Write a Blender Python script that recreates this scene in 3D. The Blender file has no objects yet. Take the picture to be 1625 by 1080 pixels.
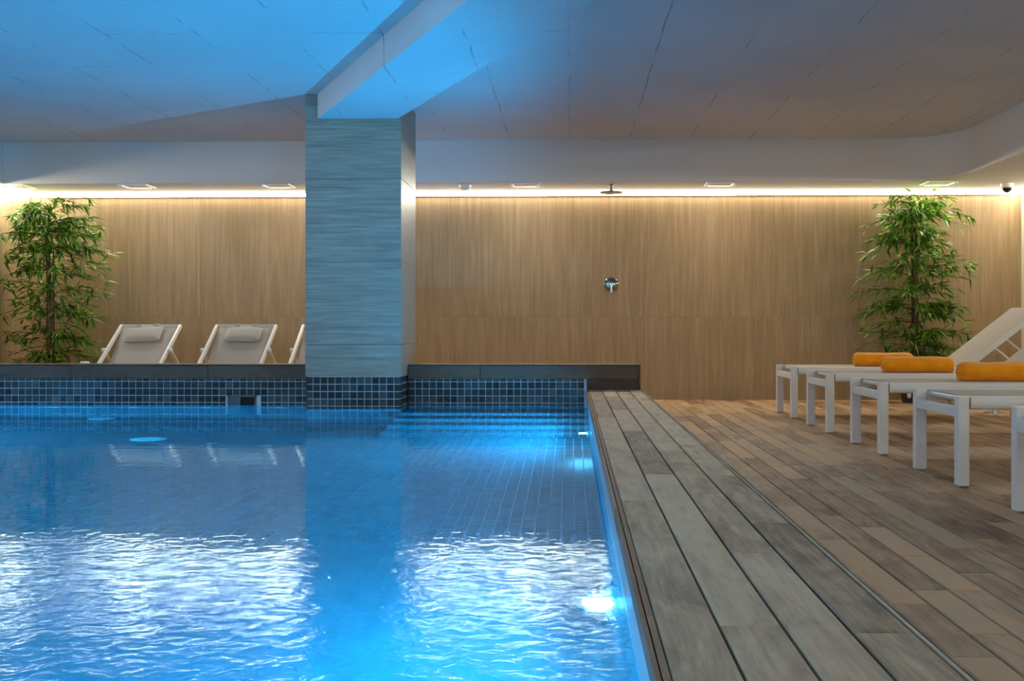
import bpy, math, random
from mathutils import Vector, Matrix

# ------------------------------------------------------------------ camera
SC = bpy.context.scene
COL = SC.collection
W, H = 1625, 1080
F = 1800.0                      # focal length in pixels of the 1625 wide frame
YAW = math.radians(1.6)
CAMZ = 0.66
VPX, HORY = 907.0, 522.0
CX = VPX - F * math.tan(YAW)
cd = bpy.data.cameras.new('camera')
cam = bpy.data.objects.new('camera', cd)
COL.objects.link(cam)
cam.location = (0, 0, CAMZ)
cam.rotation_euler = (math.radians(90), 0, YAW)
cd.sensor_fit = 'HORIZONTAL'
cd.sensor_width = 36
cd.lens = 36 * F / W
cd.shift_x = -(CX - W / 2) / W
cd.shift_y = (HORY - H / 2) / W
cd.clip_start = 0.02
SC.camera = cam
_f = Vector((-math.sin(YAW), math.cos(YAW), 0))
_r = Vector((math.cos(YAW), math.sin(YAW), 0))


def atY(px, py, Y):
    d = _f + _r * ((px - CX) / F) + Vector((0, 0, -(py - HORY) / F))
    return Vector((0, 0, CAMZ)) + d * (Y / d.y)


def atZ(px, py, Z):
    d = _f + _r * ((px - CX) / F) + Vector((0, 0, -(py - HORY) / F))
    return Vector((0, 0, CAMZ)) + d * ((Z - CAMZ) / d.z)


# ------------------------------------------------------------------ world, exposure
wd = bpy.data.worlds.new('world')
SC.world = wd
wd.use_nodes = True
wd.node_tree.nodes['Background'].inputs[0].default_value = (0.02, 0.02, 0.022, 1)
wd.node_tree.nodes['Background'].inputs[1].default_value = 0.3
vs = SC.view_settings
vs.view_transform = 'Standard'
vs.look = 'None'
vs.gamma = 1
vs.use_curve_mapping = False
vs.exposure = 1.0
SC.cycles.use_denoising = True
SC.cycles.sample_clamp_indirect = 4.0
SC.cycles.max_bounces = 10
SC.cycles.diffuse_bounces = 5

LED_POWER = 46.0
LED_COL = (1.0, 0.90, 0.72)
LAMP_POWER = 165.0
DOWN_POWER = 2.4
LAMP_COL = (0.0, 0.42, 1.0)

# ------------------------------------------------------------------ room numbers (metres)
XL, XR = -5.17, 4.18            # side walls
YB, YF = 10.68, -3.0            # back wall, wall behind the camera
ZC = 2.31                       # ceiling
ZS = 1.945                      # underside of the perimeter soffit
YS, XS = 9.90, 3.28             # soffit faces
ZW = 0.1025                     # water level
ZP = ZW - 1.10                  # pool floor
ZT = 0.22                       # top of the raised step
YE = 8.27                       # tiled end wall of the pool
XP = 0.114                      # right wall of the pool
XPL = -4.75                     # left wall of the pool
T = 0.0515                      # mosaic pitch
PT = .012                       # panel thickness
CO = 0.397                      # top of the coping
rng = random.Random(7)


# ------------------------------------------------------------------ mesh helpers
class MB:
    def __init__(self):
        self.v, self.f = [], []

    def quad(self, a, b, c, d):
        n = len(self.v)
        self.v += [tuple(a), tuple(b), tuple(c), tuple(d)]
        self.f.append((n, n + 1, n + 2, n + 3))

    def box(self, a, b):
        (x0, y0, z0), (x1, y1, z1) = a, b
        n = len(self.v)
        self.v += [(x0, y0, z0), (x1, y0, z0), (x1, y1, z0), (x0, y1, z0),
                   (x0, y0, z1), (x1, y0, z1), (x1, y1, z1), (x0, y1, z1)]
        self.f += [tuple(n + i for i in q) for q in
                   ((0, 3, 2, 1), (4, 5, 6, 7), (0, 1, 5, 4), (1, 2, 6, 5), (2, 3, 7, 6), (3, 0, 4, 7))]
        return self

    def tube(self, pts, r, n=10, caps=True):
        """round tube through pts, r a number or a list"""
        rs = r if isinstance(r, (list, tuple)) else [r] * len(pts)
        base = len(self.v)
        pts = [Vector(p) for p in pts]
        for i, p in enumerate(pts):
            t = (pts[min(i + 1, len(pts) - 1)] - pts[max(i - 1, 0)]).normalized()
            up = Vector((0, 0, 1)) if abs(t.z) < 0.95 else Vector((1, 0, 0))
            a = t.cross(up).normalized()
            b = t.cross(a).normalized()
            for k in range(n):
                an = 2 * math.pi * k / n
                self.v.append(tuple(p + a * (rs[i] * math.cos(an)) + b * (rs[i] * math.sin(an))))
        for i in range(len(pts) - 1):
            for k in range(n):
                k2 = (k + 1) % n
                self.f.append((base + i * n + k, base + i * n + k2, base + (i + 1) * n + k2, base + (i + 1) * n + k))
        if caps:
            self.f.append(tuple(base + k for k in range(n))[::-1])
            self.f.append(tuple(base + (len(pts) - 1) * n + k for k in range(n)))
        return self

    def bar(self, p, q, w, h, side=None):
        """rectangular bar from p to q; w across 'side', h across the other"""
        p, q = Vector(p), Vector(q)
        t = (q - p).normalized()
        s = Vector(side) if side else (t.cross(Vector((0, 0, 1))) if abs(t.z) < .95 else Vector((1, 0, 0)))
        s = (s - t * s.dot(t)).normalized()
        u = t.cross(s).normalized()
        n = len(self.v)
        for c in (p, q):
            for a, b in ((-1, -1), (1, -1), (1, 1), (-1, 1)):
                self.v.append(tuple(c + s * (a * w / 2) + u * (b * h / 2)))
        self.f += [tuple(n + i for i in q4) for q4 in
                   ((0, 1, 2, 3), (7, 6, 5, 4), (0, 4, 5, 1), (1, 5, 6, 2), (2, 6, 7, 3), (3, 7, 4, 0))]
        return self

    def lathe(self, prof, c, n=24, axis='z'):
        """prof: list of (r, h)"""
        base = len(self.v)
        for r, h in prof:
            for k in range(n):
                an = 2 * math.pi * k / n
                a, b = r * math.cos(an), r * math.sin(an)
                d = {'z': (a, b, h), 'y': (a, h, b), 'x': (h, a, b)}[axis]
                self.v.append((c[0] + d[0], c[1] + d[1], c[2] + d[2]))
        for i in range(len(prof) - 1):
            for k in range(n):
                k2 = (k + 1) % n
                self.f.append((base + i * n + k, base + i * n + k2, base + (i + 1) * n + k2, base + (i + 1) * n + k))
        if prof[0][0] > 1e-5:
            self.f.append(tuple(base + k for k in range(n))[::-1])
        if prof[-1][0] > 1e-5:
            self.f.append(tuple(base + (len(prof) - 1) * n + k for k in range(n)))
        return self

    def extrude(self, poly, p0, p1, fn):
        """poly of 2d points mapped by fn(t, a, b) at t = p0 and p1"""
        n, m = len(self.v), len(poly)
        for t in (p0, p1):
            for a, b in poly:
                self.v.append(fn(t, a, b))
        for k in range(m):
            k2 = (k + 1) % m
            self.f.append((n + k, n + k2, n + m + k2, n + m + k))
        self.f.append(tuple(n + k for k in range(m))[::-1])
        self.f.append(tuple(n + m + k for k in range(m)))
        return self

    def mesh(self, name, mat, smooth=False, bevel=0, segs=2, fix=True):
        import bmesh
        me = bpy.data.meshes.new(name)
        me.from_pydata(self.v, [], self.f)
        if fix or bevel:
            bm = bmesh.new()
            bm.from_mesh(me)
            if fix:
                bmesh.ops.recalc_face_normals(bm, faces=bm.faces)
            if bevel:
                ed = [e for e in bm.edges if len(e.link_faces) == 2 and e.calc_face_angle(0) > .7]
                bmesh.ops.bevel(bm, geom=ed, offset=bevel, segments=segs, affect='EDGES', clamp_overlap=True)
            bm.to_mesh(me)
            bm.free()
        me.materials.append(mat)
        if smooth:
            me.polygons.foreach_set('use_smooth', [True] * len(me.polygons))
            try:
                me.set_sharp_from_angle(angle=math.radians(40))
            except Exception:
                pass
        return me

    def build(self, name, mat, parent=None, smooth=False, bevel=0, segs=2, fix=True):
        return link(name, self.mesh(name, mat, smooth, bevel, segs, fix), parent)


def link(name, me, parent=None, loc=None):
    o = bpy.data.objects.new(name, me)
    COL.objects.link(o)
    if parent is not None:
        o.parent = parent
    if loc is not None:
        o.location = loc
    return o


def tag(o, label=None, cat=None, group=None, kind=None):
    if label:
        o['label'] = label
    if cat:
        o['category'] = cat
    if group:
        o['group'] = group
    if kind:
        o['kind'] = kind
    return o


def thing(name, loc, label, cat, group=None, kind=None):
    o = bpy.data.objects.new(name, None)
    COL.objects.link(o)
    o.location = loc
    o.empty_display_size = .1
    return tag(o, label, cat, group, kind)


def copy_tree(o, parent=None):
    c = o.copy()
    COL.objects.link(c)
    c.parent = parent
    for ch in list(o.children):
        copy_tree(ch, c)
    return c


# ------------------------------------------------------------------ materials
def lin(r, g, b):
    def c(v):
        v /= 255
        return v / 12.92 if v <= .04045 else ((v + .055) / 1.055) ** 2.4
    return (c(r), c(g), c(b), 1)


class NT:
    def __init__(self, name):
        self.m = bpy.data.materials.new(name)
        self.m.use_nodes = True
        self.t = self.m.node_tree
        self.b = self.t.nodes['Principled BSDF']
        self.out = self.t.nodes['Material Output']

    def n(self, kind, **kw):
        nd = self.t.nodes.new(kind)
        for k, v in kw.items():
            if k.startswith('i_'):
                nd.inputs[k[2:].replace('_', ' ')].default_value = v
            else:
                setattr(nd, k, v)
        return nd

    def l(self, a, b):
        self.t.links.new(a, b)
        return self

    def ramp(self, fac, stops):
        r = self.n('ShaderNodeValToRGB')
        e = r.color_ramp.elements
        while len(e) < len(stops):
            e.new(.5)
        for el, (p, c) in zip(e, stops):
            el.position = p
            el.color = c if len(c) == 4 else (*c, 1)
        self.l(fac, r.inputs[0])
        return r.outputs[0]

    def mix(self, fac, a, b, mode='MIX'):
        x = self.n('ShaderNodeMix', data_type='RGBA', blend_type=mode)
        if isinstance(fac, (int, float)):
            x.inputs[0].default_value = fac
        else:
            self.l(fac, x.inputs[0])
        for s, i in ((a, 6), (b, 7)):
            if isinstance(s, tuple):
                x.inputs[i].default_value = s
            else:
                self.l(s, x.inputs[i])
        return x.outputs[2]

    def math(self, op, a, b=None, c=None):
        x = self.n('ShaderNodeMath', operation=op)
        for i, s in enumerate((a, b, c)):
            if s is None:
                continue
            if isinstance(s, (int, float)):
                x.inputs[i].default_value = s
            else:
                self.l(s, x.inputs[i])
        return x.outputs[0]

    def pos(self, scale=(1, 1, 1), obj=False, jitter=None):
        """world (or object) position, stretched; jitter: per-object random offset amount"""
        if obj:
            o = self.n('ShaderNodeTexCoord').outputs['Object']
        else:
            o = self.n('ShaderNodeNewGeometry').outputs['Position']
        if jitter:
            r = self.n('ShaderNodeObjectInfo').outputs['Random']
            c = self.n('ShaderNodeVectorMath', operation='MULTIPLY_ADD')
            cx = self.n('ShaderNodeCombineXYZ')
            for i in range(3):
                self.l(r, cx.inputs[i])
            self.l(cx.outputs[0], c.inputs[0])
            c.inputs[1].default_value = (jitter, jitter * 1.7, jitter * .6)
            self.l(o, c.inputs[2])
            o = c.outputs[0]
        mp = self.n('ShaderNodeVectorMath', operation='MULTIPLY')
        self.l(o, mp.inputs[0])
        mp.inputs[1].default_value = scale
        return mp.outputs[0]

    def noise(self, vec, scale, detail=4, rough=.55, dist=0):
        x = self.n('ShaderNodeTexNoise')
        self.l(vec, x.inputs['Vector'])
        x.inputs['Scale'].default_value = scale
        x.inputs['Detail'].default_value = detail
        x.inputs['Roughness'].default_value = rough
        x.inputs['Distortion'].default_value = dist
        return x.outputs[0]

    def bump(self, h, strength, distance, target=None):
        b = self.n('ShaderNodeBump')
        b.inputs['Strength'].default_value = strength
        b.inputs['Distance'].default_value = distance
        self.l(h, b.inputs['Height'])
        self.l(b.outputs[0], (target or self.b).inputs['Normal'])
        return b

    def base(self, c):
        if isinstance(c, tuple):
            self.b.inputs['Base Color'].default_value = c
        else:
            self.l(c, self.b.inputs['Base Color'])
        return self

    def pr(self, rough=None, metal=None, spec=None):
        for k, v in (('Roughness', rough), ('Metallic', metal), ('Specular IOR Level', spec)):
            if v is not None:
                self.b.inputs[k].default_value = v
        return self


def plain(name, c, rough=.5, metal=0, spec=.5, var=.06, scale=30):
    m = NT(name)
    nz = m.noise(m.pos(obj=False), scale, 3)
    dark = tuple(x * (1 - var) for x in c[:3]) + (1,)
    m.base(m.mix(nz, dark, c)).pr(rough, metal, spec)
    return m.m


def stone(name, axis, a, b, c):
    """travertine-look porcelain, streaks along an axis"""
    m = NT(name)
    s = {'z': (9, 9, .55), 'x': (1.1, 14, 14)}[axis]
    p = m.pos(s, jitter=11)
    n1 = m.noise(p, 3.2, 6, .62, .25)
    s2 = {'z': (60, 60, 1.2), 'x': (1.2, 60, 60)}[axis]
    n2 = m.noise(m.pos(s2, jitter=5), 1.6, 5, .6)
    n3 = m.noise(m.pos((1, 1, 1), jitter=3), 2.2, 3)
    k = m.math('ADD', m.math('MULTIPLY', n1, .55), m.math('MULTIPLY', n2, .45))
    col = m.ramp(k, [(.36, a), (.5, b), (.64, c)])
    col = m.mix(m.math('MULTIPLY', n3, .25), col, b)
    rv = m.n('ShaderNodeObjectInfo').outputs['Random']
    col = m.mix(m.math('MULTIPLY', rv, .14), col, a)
    m.base(col).pr(.42, 0, .35)
    m.bump(k, .12, .004)
    return m.m


def wood(name, stops, axis='y', rough=.6, vary=1.0, spec=.3):
    m = NT(name)
    s = {'y': (9, 1.5, 9), 'x': (1.5, 9, 9)}[axis]
    p = m.pos(s, jitter=37)
    g1 = m.noise(p, 2.2, 6, .65, .9)
    s2 = {'y': (90, 3, 90), 'x': (3, 90, 90)}[axis]
    g2 = m.noise(m.pos(s2, jitter=19), 1.4, 4, .6)
    blot = m.noise(m.pos((3, 2, 3), jitter=23), 1.7, 4, .6, .4)
    isl = m.n('ShaderNodeNewGeometry').outputs['Random Per Island']
    rv = m.n('ShaderNodeObjectInfo').outputs['Random']
    r = m.math('FRACT', m.math('ADD', m.math('MULTIPLY', rv, 1), m.math('MULTIPLY', isl, 1)))
    k = m.math('ADD', m.math('MULTIPLY', g1, .48), m.math('MULTIPLY', g2, .22))
    k = m.math('ADD', m.math('SUBTRACT', k, .06), m.math('MULTIPLY', r, .26 * vary))
    k = m.math('ADD', k, m.math('MULTIPLY', blot, .28))
    col = m.ramp(k, stops)
    m.base(col).pr(rough, 0, spec)
    h = m.math('ADD', m.math('MULTIPLY', g2, .6), m.math('MULTIPLY', g1, .4))
    m.bump(h, .25, .002)
    return m.m


def make_mosaic():
    m = NT('dark mosaic tile')
    isl = m.n('ShaderNodeNewGeometry').outputs['Random Per Island']
    rv = m.n('ShaderNodeObjectInfo').outputs['Random']
    r = m.math('FRACT', m.math('ADD', m.math('MULTIPLY', rv, 7.31), m.math('MULTIPLY', isl, 5.17)))
    nz = m.noise(m.pos((1, 1, 1), jitter=3), 60, 3)
    col = m.ramp(r, [(0, lin(14, 18, 20)), (.3, lin(24, 32, 34)), (.55, lin(36, 48, 49)),
                     (.8, lin(50, 64, 64)), (1, lin(66, 78, 78))])
    col = m.mix(m.math('MULTIPLY', nz, .3), col, lin(60, 78, 80))
    m.base(col).pr(.14, 0, .5)
    return m.m


M = {}
M['mosaic'] = make_mosaic()
M['grout'] = plain('pale grout', lin(205, 210, 210), .8, var=.08)


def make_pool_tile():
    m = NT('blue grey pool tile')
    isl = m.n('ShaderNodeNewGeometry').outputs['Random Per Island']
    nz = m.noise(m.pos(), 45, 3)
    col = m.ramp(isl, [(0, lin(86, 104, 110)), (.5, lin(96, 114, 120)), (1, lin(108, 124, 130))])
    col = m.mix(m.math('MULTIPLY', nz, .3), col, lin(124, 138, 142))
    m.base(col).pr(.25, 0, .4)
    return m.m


M['pool_tile'] = make_pool_tile()
M['wall_stone'] = stone('vertical grain travertine', 'z', lin(146, 122, 90), lin(164, 140, 106), lin(182, 160, 126))
M['col_stone'] = stone('horizontal grain travertine', 'x', lin(120, 110, 95), lin(144, 135, 118), lin(166, 158, 142))
M['joint'] = plain('pale joint filler', lin(196, 178, 146), .8)
M['deck'] = wood('weathered deck wood', [(.36, lin(98, 72, 51)), (.48, lin(148, 116, 86)), (.6, lin(174, 144, 110)), (.78, lin(192, 149, 105))])
M['step'] = wood('grey weathered step wood', [(.38, lin(108, 86, 66)), (.5, lin(158, 133, 105)), (.62, lin(186, 160, 128)), (.8, lin(208, 184, 148))], vary=.8)
M['coping'] = wood('dark coping wood', [(.3, lin(56, 42, 32)), (.5, lin(84, 66, 50)), (.75, lin(112, 90, 70))], axis='x', rough=.55)
M['fascia'] = wood('brown fascia wood', [(.3, lin(90, 64, 46)), (.5, lin(122, 92, 68)), (.75, lin(150, 120, 94))])
M['black'] = plain('dark joint underlay', lin(22, 19, 17), .9)
M['plaster'] = plain('white plaster', lin(222, 217, 208), .85, var=.04, scale=6)
M['cream'] = plain('cream wall paint', lin(226, 220, 204), .8, var=.03, scale=5)
M['white_metal'] = plain('white powder coat', lin(226, 224, 218), .38, var=.02)
M['chrome'] = plain('polished chrome', lin(150, 160, 160), .1, metal=1, var=.01)
M['plastic'] = plain('white plastic', lin(228, 225, 218), .4, var=.02)
M['grey_plastic'] = plain('grey plastic', lin(150, 148, 142), .5, var=.03)
M['dark_glass'] = plain('smoked dome', lin(30, 20, 18), .06, var=.02)
M['dark_plate'] = plain('dark plate', lin(58, 50, 40), .5)
M['rim_stone'] = plain('pale pool rim', lin(170, 182, 188), .35, var=.12, scale=8)
M['skimmer'] = plain('grey teal skimmer plastic', lin(64, 84, 90), .4)
M['pot'] = plain('dark pot', lin(46, 38, 32), .6)


def make_concrete():
    m = NT('painted board marked concrete')
    p = m.pos()
    big = m.noise(p, .7, 4)
    fine = m.noise(m.pos((2, 26, 2)), 3, 5, .6)
    pit = m.noise(p, 34, 3, .7)
    br = m.n('ShaderNodeTexBrick', offset=.37, offset_frequency=2, squash=1.0)
    rot = m.n('ShaderNodeVectorRotate', rotation_type='Z_AXIS', i_Angle=math.radians(90))
    nz = m.n('ShaderNodeTexNoise')
    m.l(p, nz.inputs['Vector'])
    nz.inputs['Scale'].default_value = 2.5
    dis = m.n('ShaderNodeVectorMath', operation='MULTIPLY_ADD')
    m.l(nz.outputs['Color'], dis.inputs[0])
    dis.inputs[1].default_value = (.03, .03, 0)
    m.l(p, dis.inputs[2])
    m.l(dis.outputs[0], rot.inputs['Vector'])
    m.l(rot.outputs[0], br.inputs['Vector'])
    br.inputs['Scale'].default_value = 1.0
    br.inputs['Brick Width'].default_value = 2.1
    br.inputs['Row Height'].default_value = .52
    br.inputs['Mortar Size'].default_value = .006
    br.inputs['Mortar Smooth'].default_value = .6
    br.inputs['Bias'].default_value = 0
    br.inputs['Color1'].default_value = (0, 0, 0, 1)
    br.inputs['Color2'].default_value = (0, 0, 0, 1)
    br.inputs['Mortar'].default_value = (1, 1, 1, 1)
    brk = m.noise(m.pos(), 3.3, 4, .7)
    seam = m.math('MULTIPLY', br.outputs['Fac'], m.ramp(brk, [(.47, (0, 0, 0)), (.60, (1, 1, 1))]))
    col = m.ramp(big, [(.3, lin(198, 197, 194)), (.7, lin(214, 213, 209))])
    col = m.mix(m.math('MULTIPLY', fine, .18), col, lin(190, 184, 176))
    pits = m.ramp(pit, [(.66, (0, 0, 0)), (.76, (1, 1, 1))])
    pm = m.math('MULTIPLY', pits, m.ramp(big, [(.5, (0, 0, 0)), (.62, (1, 1, 1))]))
    col = m.mix(m.math('MULTIPLY', pm, .7), col, lin(90, 84, 78))
    col = m.mix(m.math('MULTIPLY', seam, .55), col, lin(96, 92, 88))
    m.base(col).pr(.75, 0, .3)
    h = m.math('SUBTRACT', m.math('MULTIPLY', fine, .5), m.math('MULTIPLY', seam, 1.2))
    m.bump(h, .35, .01)
    return m.m


M['concrete'] = make_concrete()


def make_sling():
    m = NT('pale mesh sling fabric')
    n = m.noise(m.pos(), 260, 3)
    col = m.mix(n, lin(206, 200, 188), lin(226, 221, 210))
    m.base(col).pr(.75, 0, .3)
    tr = m.n('ShaderNodeBsdfTranslucent')
    m.l(col, tr.inputs[0])
    mx = m.n('ShaderNodeMixShader')
    mx.inputs[0].default_value = .4
    m.l(m.b.outputs[0], mx.inputs[1]).l(tr.outputs[0], mx.inputs[2]).l(mx.outputs[0], m.out.inputs[0])
    return m.m


M['sling'] = make_sling()


def make_towel():
    m = NT('orange terry towel')
    n = m.noise(m.pos(), 320, 3, .7)
    n2 = m.noise(m.pos(), 14, 3)
    col = m.ramp(n2, [(.3, lin(246, 142, 6)), (.7, lin(255, 166, 12))])
    m.base(col).pr(.95, 0, .1)
    m.b.inputs['Sheen Weight'].default_value = .3
    m.bump(n, .5, .004)
    return m.m


M['towel'] = make_towel()


def make_leaf():
    m = NT('bamboo leaf')
    isl = m.n('ShaderNodeNewGeometry').outputs['Random Per Island']
    col = m.ramp(isl, [(0, lin(38, 74, 16)), (.45, lin(78, 126, 26)), (.85, lin(118, 164, 42)), (1, lin(176, 190, 110))])
    m.base(col).pr(.38, 0, .5)
    m.b.inputs['Transmission Weight'].default_value = 0
    tr = m.n('ShaderNodeBsdfTranslucent')
    m.l(col, tr.inputs[0])
    mx = m.n('ShaderNodeMixShader')
    mx.inputs[0].default_value = .3
    m.l(m.b.outputs[0], mx.inputs[1]).l(tr.outputs[0], mx.inputs[2]).l(mx.outputs[0], m.out.inputs[0])
    return m.m


M['leaf'] = make_leaf()
m_ = NT('bamboo cane')
m_.base(m_.ramp(m_.noise(m_.pos((1, 1, 6)), 9, 4), [(.3, lin(52, 40, 18)), (.7, lin(104, 88, 40))])).pr(.45)
M['cane'] = m_.m


def emit(name, c, s):
    m = NT(name)
    e = m.n('ShaderNodeEmission')
    e.inputs[0].default_value = (*c, 1)
    e.inputs[1].default_value = s
    m.l(e.outputs[0], m.out.inputs[0])
    return m.m


M['led'] = emit('lit warm led diffuser', LED_COL, LED_POWER)
M['led_soft'] = emit('dimmer warm led diffuser', LED_COL, LED_POWER * .6)
M['down'] = plain('opal diffuser', lin(236, 232, 222), .4, var=.02)
M['lens'] = emit('lit pool lamp lens', (.35, .8, 1.0), 12)


def make_water():
    m = NT('pool water')
    m.t.nodes.remove(m.b)
    g = m.n('ShaderNodeBsdfGlossy', i_Roughness=0.0, i_Color=(.58, .84, 1, 1))
    r = m.n('ShaderNodeBsdfRefraction', i_Roughness=0.0, i_IOR=1.33, i_Color=(.55, .95, 1, 1))
    f = m.n('ShaderNodeFresnel', i_IOR=1.33)
    mx = m.n('ShaderNodeMixShader')
    p = m.pos()
    sep = m.n('ShaderNodeSeparateXYZ')
    m.l(p, sep.inputs[0])
    wob = m.noise(m.pos((1, .6, 1)), 1.6, 3)
    yy = m.math('ADD', sep.outputs['Y'], m.math('MULTIPLY', m.math('SUBTRACT', wob, .5), 1.0))
    zone = m.n('ShaderNodeMapRange', interpolation_type='SMOOTHSTEP')
    m.l(yy, zone.inputs[0])
    zone.inputs['From Min'].default_value = 3.35
    zone.inputs['From Max'].default_value = 2.75
    rip = m.noise(m.pos((1, 1, 1)), 19, 2.0, .5, .6)
    b1 = m.n('ShaderNodeBump', i_Strength=1.0, i_Distance=.0030)
    m.l(m.math('MULTIPLY', rip, zone.outputs[0]), b1.inputs['Height'])
    small = m.noise(m.pos((1, 2.2, 1)), 5, 2, .5)
    b2 = m.n('ShaderNodeBump', i_Strength=1.0, i_Distance=.0006)
    m.l(small, b2.inputs['Height'])
    m.l(b1.outputs[0], b2.inputs['Normal'])
    m.l(b2.outputs[0], g.inputs['Normal'])
    m.l(m.math('MULTIPLY', zone.outputs[0], .125), g.inputs['Roughness'])
    b3 = m.n('ShaderNodeBump', i_Strength=1.0, i_Distance=.0012)
    m.l(m.math('MULTIPLY', rip, zone.outputs[0]), b3.inputs['Height'])
    m.l(b3.outputs[0], r.inputs['Normal'])
    m.l(m.math('MULTIPLY', zone.outputs[0], .16), r.inputs['Roughness'])
    m.l(f.outputs[0], mx.inputs[0]).l(r.outputs[0], mx.inputs[1]).l(g.outputs[0], mx.inputs[2])
    m.l(mx.outputs[0], m.out.inputs[0])
    return m.m


M['water'] = make_water()

UNDER = set()                    # objects under water: no refracted lamp light needed

# ------------------------------------------------------------------ setting: shell
floor = MB().box((XL - .1, YF - .1, -.12), (XR + .1, YF, -.022))
fl = MB()
fl.box((.48, YF, -.14), (XR, YB, -.022))                      # under the deck on the right
fl.box((XL, 8.5, -.14), (.48, YB, -.022))                     # behind the pool
fl.box((XL, YF, -.14), (XPL - .12, 8.5, -.022))
floor = fl.build('floor', M['black'])
tag(floor, 'weathered timber deck boards laid around the raised pool', 'floor', kind='structure')

wall_back = MB().box((XL - .1, YB - PT + .0025, -.14), (XR + .1, YB + .15, ZC + .1)).build('wall_back', M['joint'])
tag(wall_back, 'long back wall clad in vertical grain travertine panels', 'wall', kind='structure')
wall_left = MB().box((XL - .15, YF - .1, -.14), (XL + PT - .0025, YB + .1, ZC + .1)).build('wall_left', M['joint'])
tag(wall_left, 'side wall with travertine panels behind the bamboo plant', 'wall', kind='structure')
wall_right = MB().box((XR, YF - .1, -.14), (XR + .15, YB, ZC + .1)).build('wall_right', M['cream'])
tag(wall_right, 'plain cream side wall beyond the sunbeds', 'wall', kind='structure')
wall_front = MB().box((XL, YF - .15, -.14), (XR, YF, ZC + .1)).build('wall_front', M['cream'])
tag(wall_front, 'plain cream wall opposite the travertine wall', 'wall', kind='structure')
ceiling = MB().box((XL, YF, ZC), (XR, YB, ZC + .12)).build('ceiling', M['concrete'])
tag(ceiling, 'painted concrete ceiling with formwork seams', 'ceiling', kind='structure')

# soffit with rounded inner corner: outline extruded between ZS and ceiling
rad = .55
YFS = YF + .75
hole = [(XL + .15, YFS), (XS, YFS), (XS, YS - rad)]
hole += [(XS - rad + rad * math.cos(a), YS - rad + rad * math.sin(a)) for a in [math.pi / 2 * k / 10 for k in range(1, 11)]]
hole += [(XL + .15, YS)]
sof = MB()
# inner face and the ring-shaped underside, as strips from hole to walls
nh = len(hole)
for i in range(nh):
    (x0, y0), (x1, y1) = hole[i], hole[(i + 1) % nh]
    sof.quad((x0, y0, ZS), (x1, y1, ZS), (x1, y1, ZC), (x0, y0, ZC))
for zz in (ZS,):
    sof.quad((XL, YF, zz), (XR, YF, zz), (XS, YFS, zz), (XL + .15, YFS, zz))
    sof.quad((XL, YF, zz), (XL + .15, YFS, zz), (XL + .15, YS, zz), (XL, YB, zz))
    n = len(sof.v)
    arc = hole[1:-1]                                     # (XS, YFS) ... end of the arc
    sof.v += [(x, y, zz) for x, y in arc] + [(XR, YF, zz), (XR, YB, zz), (XL, YB, zz), (XL + .15, YS, zz)]
    m_ = len(arc)
    h_ = m_ // 2 + 1
    sof.f.append(tuple(n + i for i in range(h_ + 1))[::-1] + (n + m_, n + m_ + 1))
    sof.f.append(tuple(n + i for i in range(h_, m_))[::-1] + (n + m_ + 1, n + m_ + 2, n + m_ + 3))
soffit = sof.build('ceiling_soffit', M['plaster'], smooth=True)
tag(soffit, 'dropped white plaster soffit running along the walls', 'soffit', kind='structure')

# beam running from the column over the deck
bd = Vector((.421, -.907))
pl_, pr_ = Vector((atY(504, 188, 7.92).x, 7.92)), Vector((atY(632, 188, 7.92).x, 7.92))
ZBM = atY(560, 188, 7.92).z
bm_ = MB()
tl, tr_ = (7.92 - YF) / .907, (7.92 - YF) / .907
q0, q1 = pl_ + bd * tl, pr_ + bd * tr_
vv = [pl_, pr_, q1, q0]
bm_.extrude([(p.x, p.y) for p in vv], ZBM, ZC, lambda t, a, b: (a, b, t))
beam = bm_.build('ceiling_beam', M['concrete'])
tag(beam, 'painted concrete beam running from the clad column', 'beam', kind='structure')

# ------------------------------------------------------------------ wall panels


def panel_rows(wall, axis, fixed, lo, hi, start, zs, mat):
    """600 wide panels set proud of a wall, each its own object"""
    k0 = math.floor((lo - start) / .6)
    k = k0
    cache = {}
    while start + k * .6 < hi - .01:
        a, b = max(lo, start + k * .6) + .0012, min(hi, start + (k + 1) * .6) - .0012
        for z0, z1 in zs:
            key = (round(b - a, 4), z0, z1)
            if key not in cache:
                h, w = (z1 - z0) - .0024, b - a
                mb = MB()
                if axis == 'x':
                    mb.box((-w / 2, -PT, -h / 2), (w / 2, 0, h / 2))
                else:
                    mb.box((0, -w / 2, -h / 2), (PT, w / 2, h / 2))
                cache[key] = mb.mesh('stone_panel', mat, bevel=.0007, segs=1)
            c = (a + b) / 2
            loc = (c, fixed, (z0 + z1) / 2) if axis == 'x' else (fixed, c, (z0 + z1) / 2)
            link('stone_panel', cache[key], wall, loc)
        k += 1


ZJ = atY(1000, 503, YB).z
XJ = atY(920.6, 400, YB).x
panel_rows(wall_back, 'x', YB, XL, XR, XJ, ((-.02, ZJ), (ZJ, ZS)), M['wall_stone'])
panel_rows(wall_left, 'y', XL, 4.68, YB - PT, YB - PT, ((-.02, ZJ), (ZJ, ZS)), M['wall_stone'])

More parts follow.
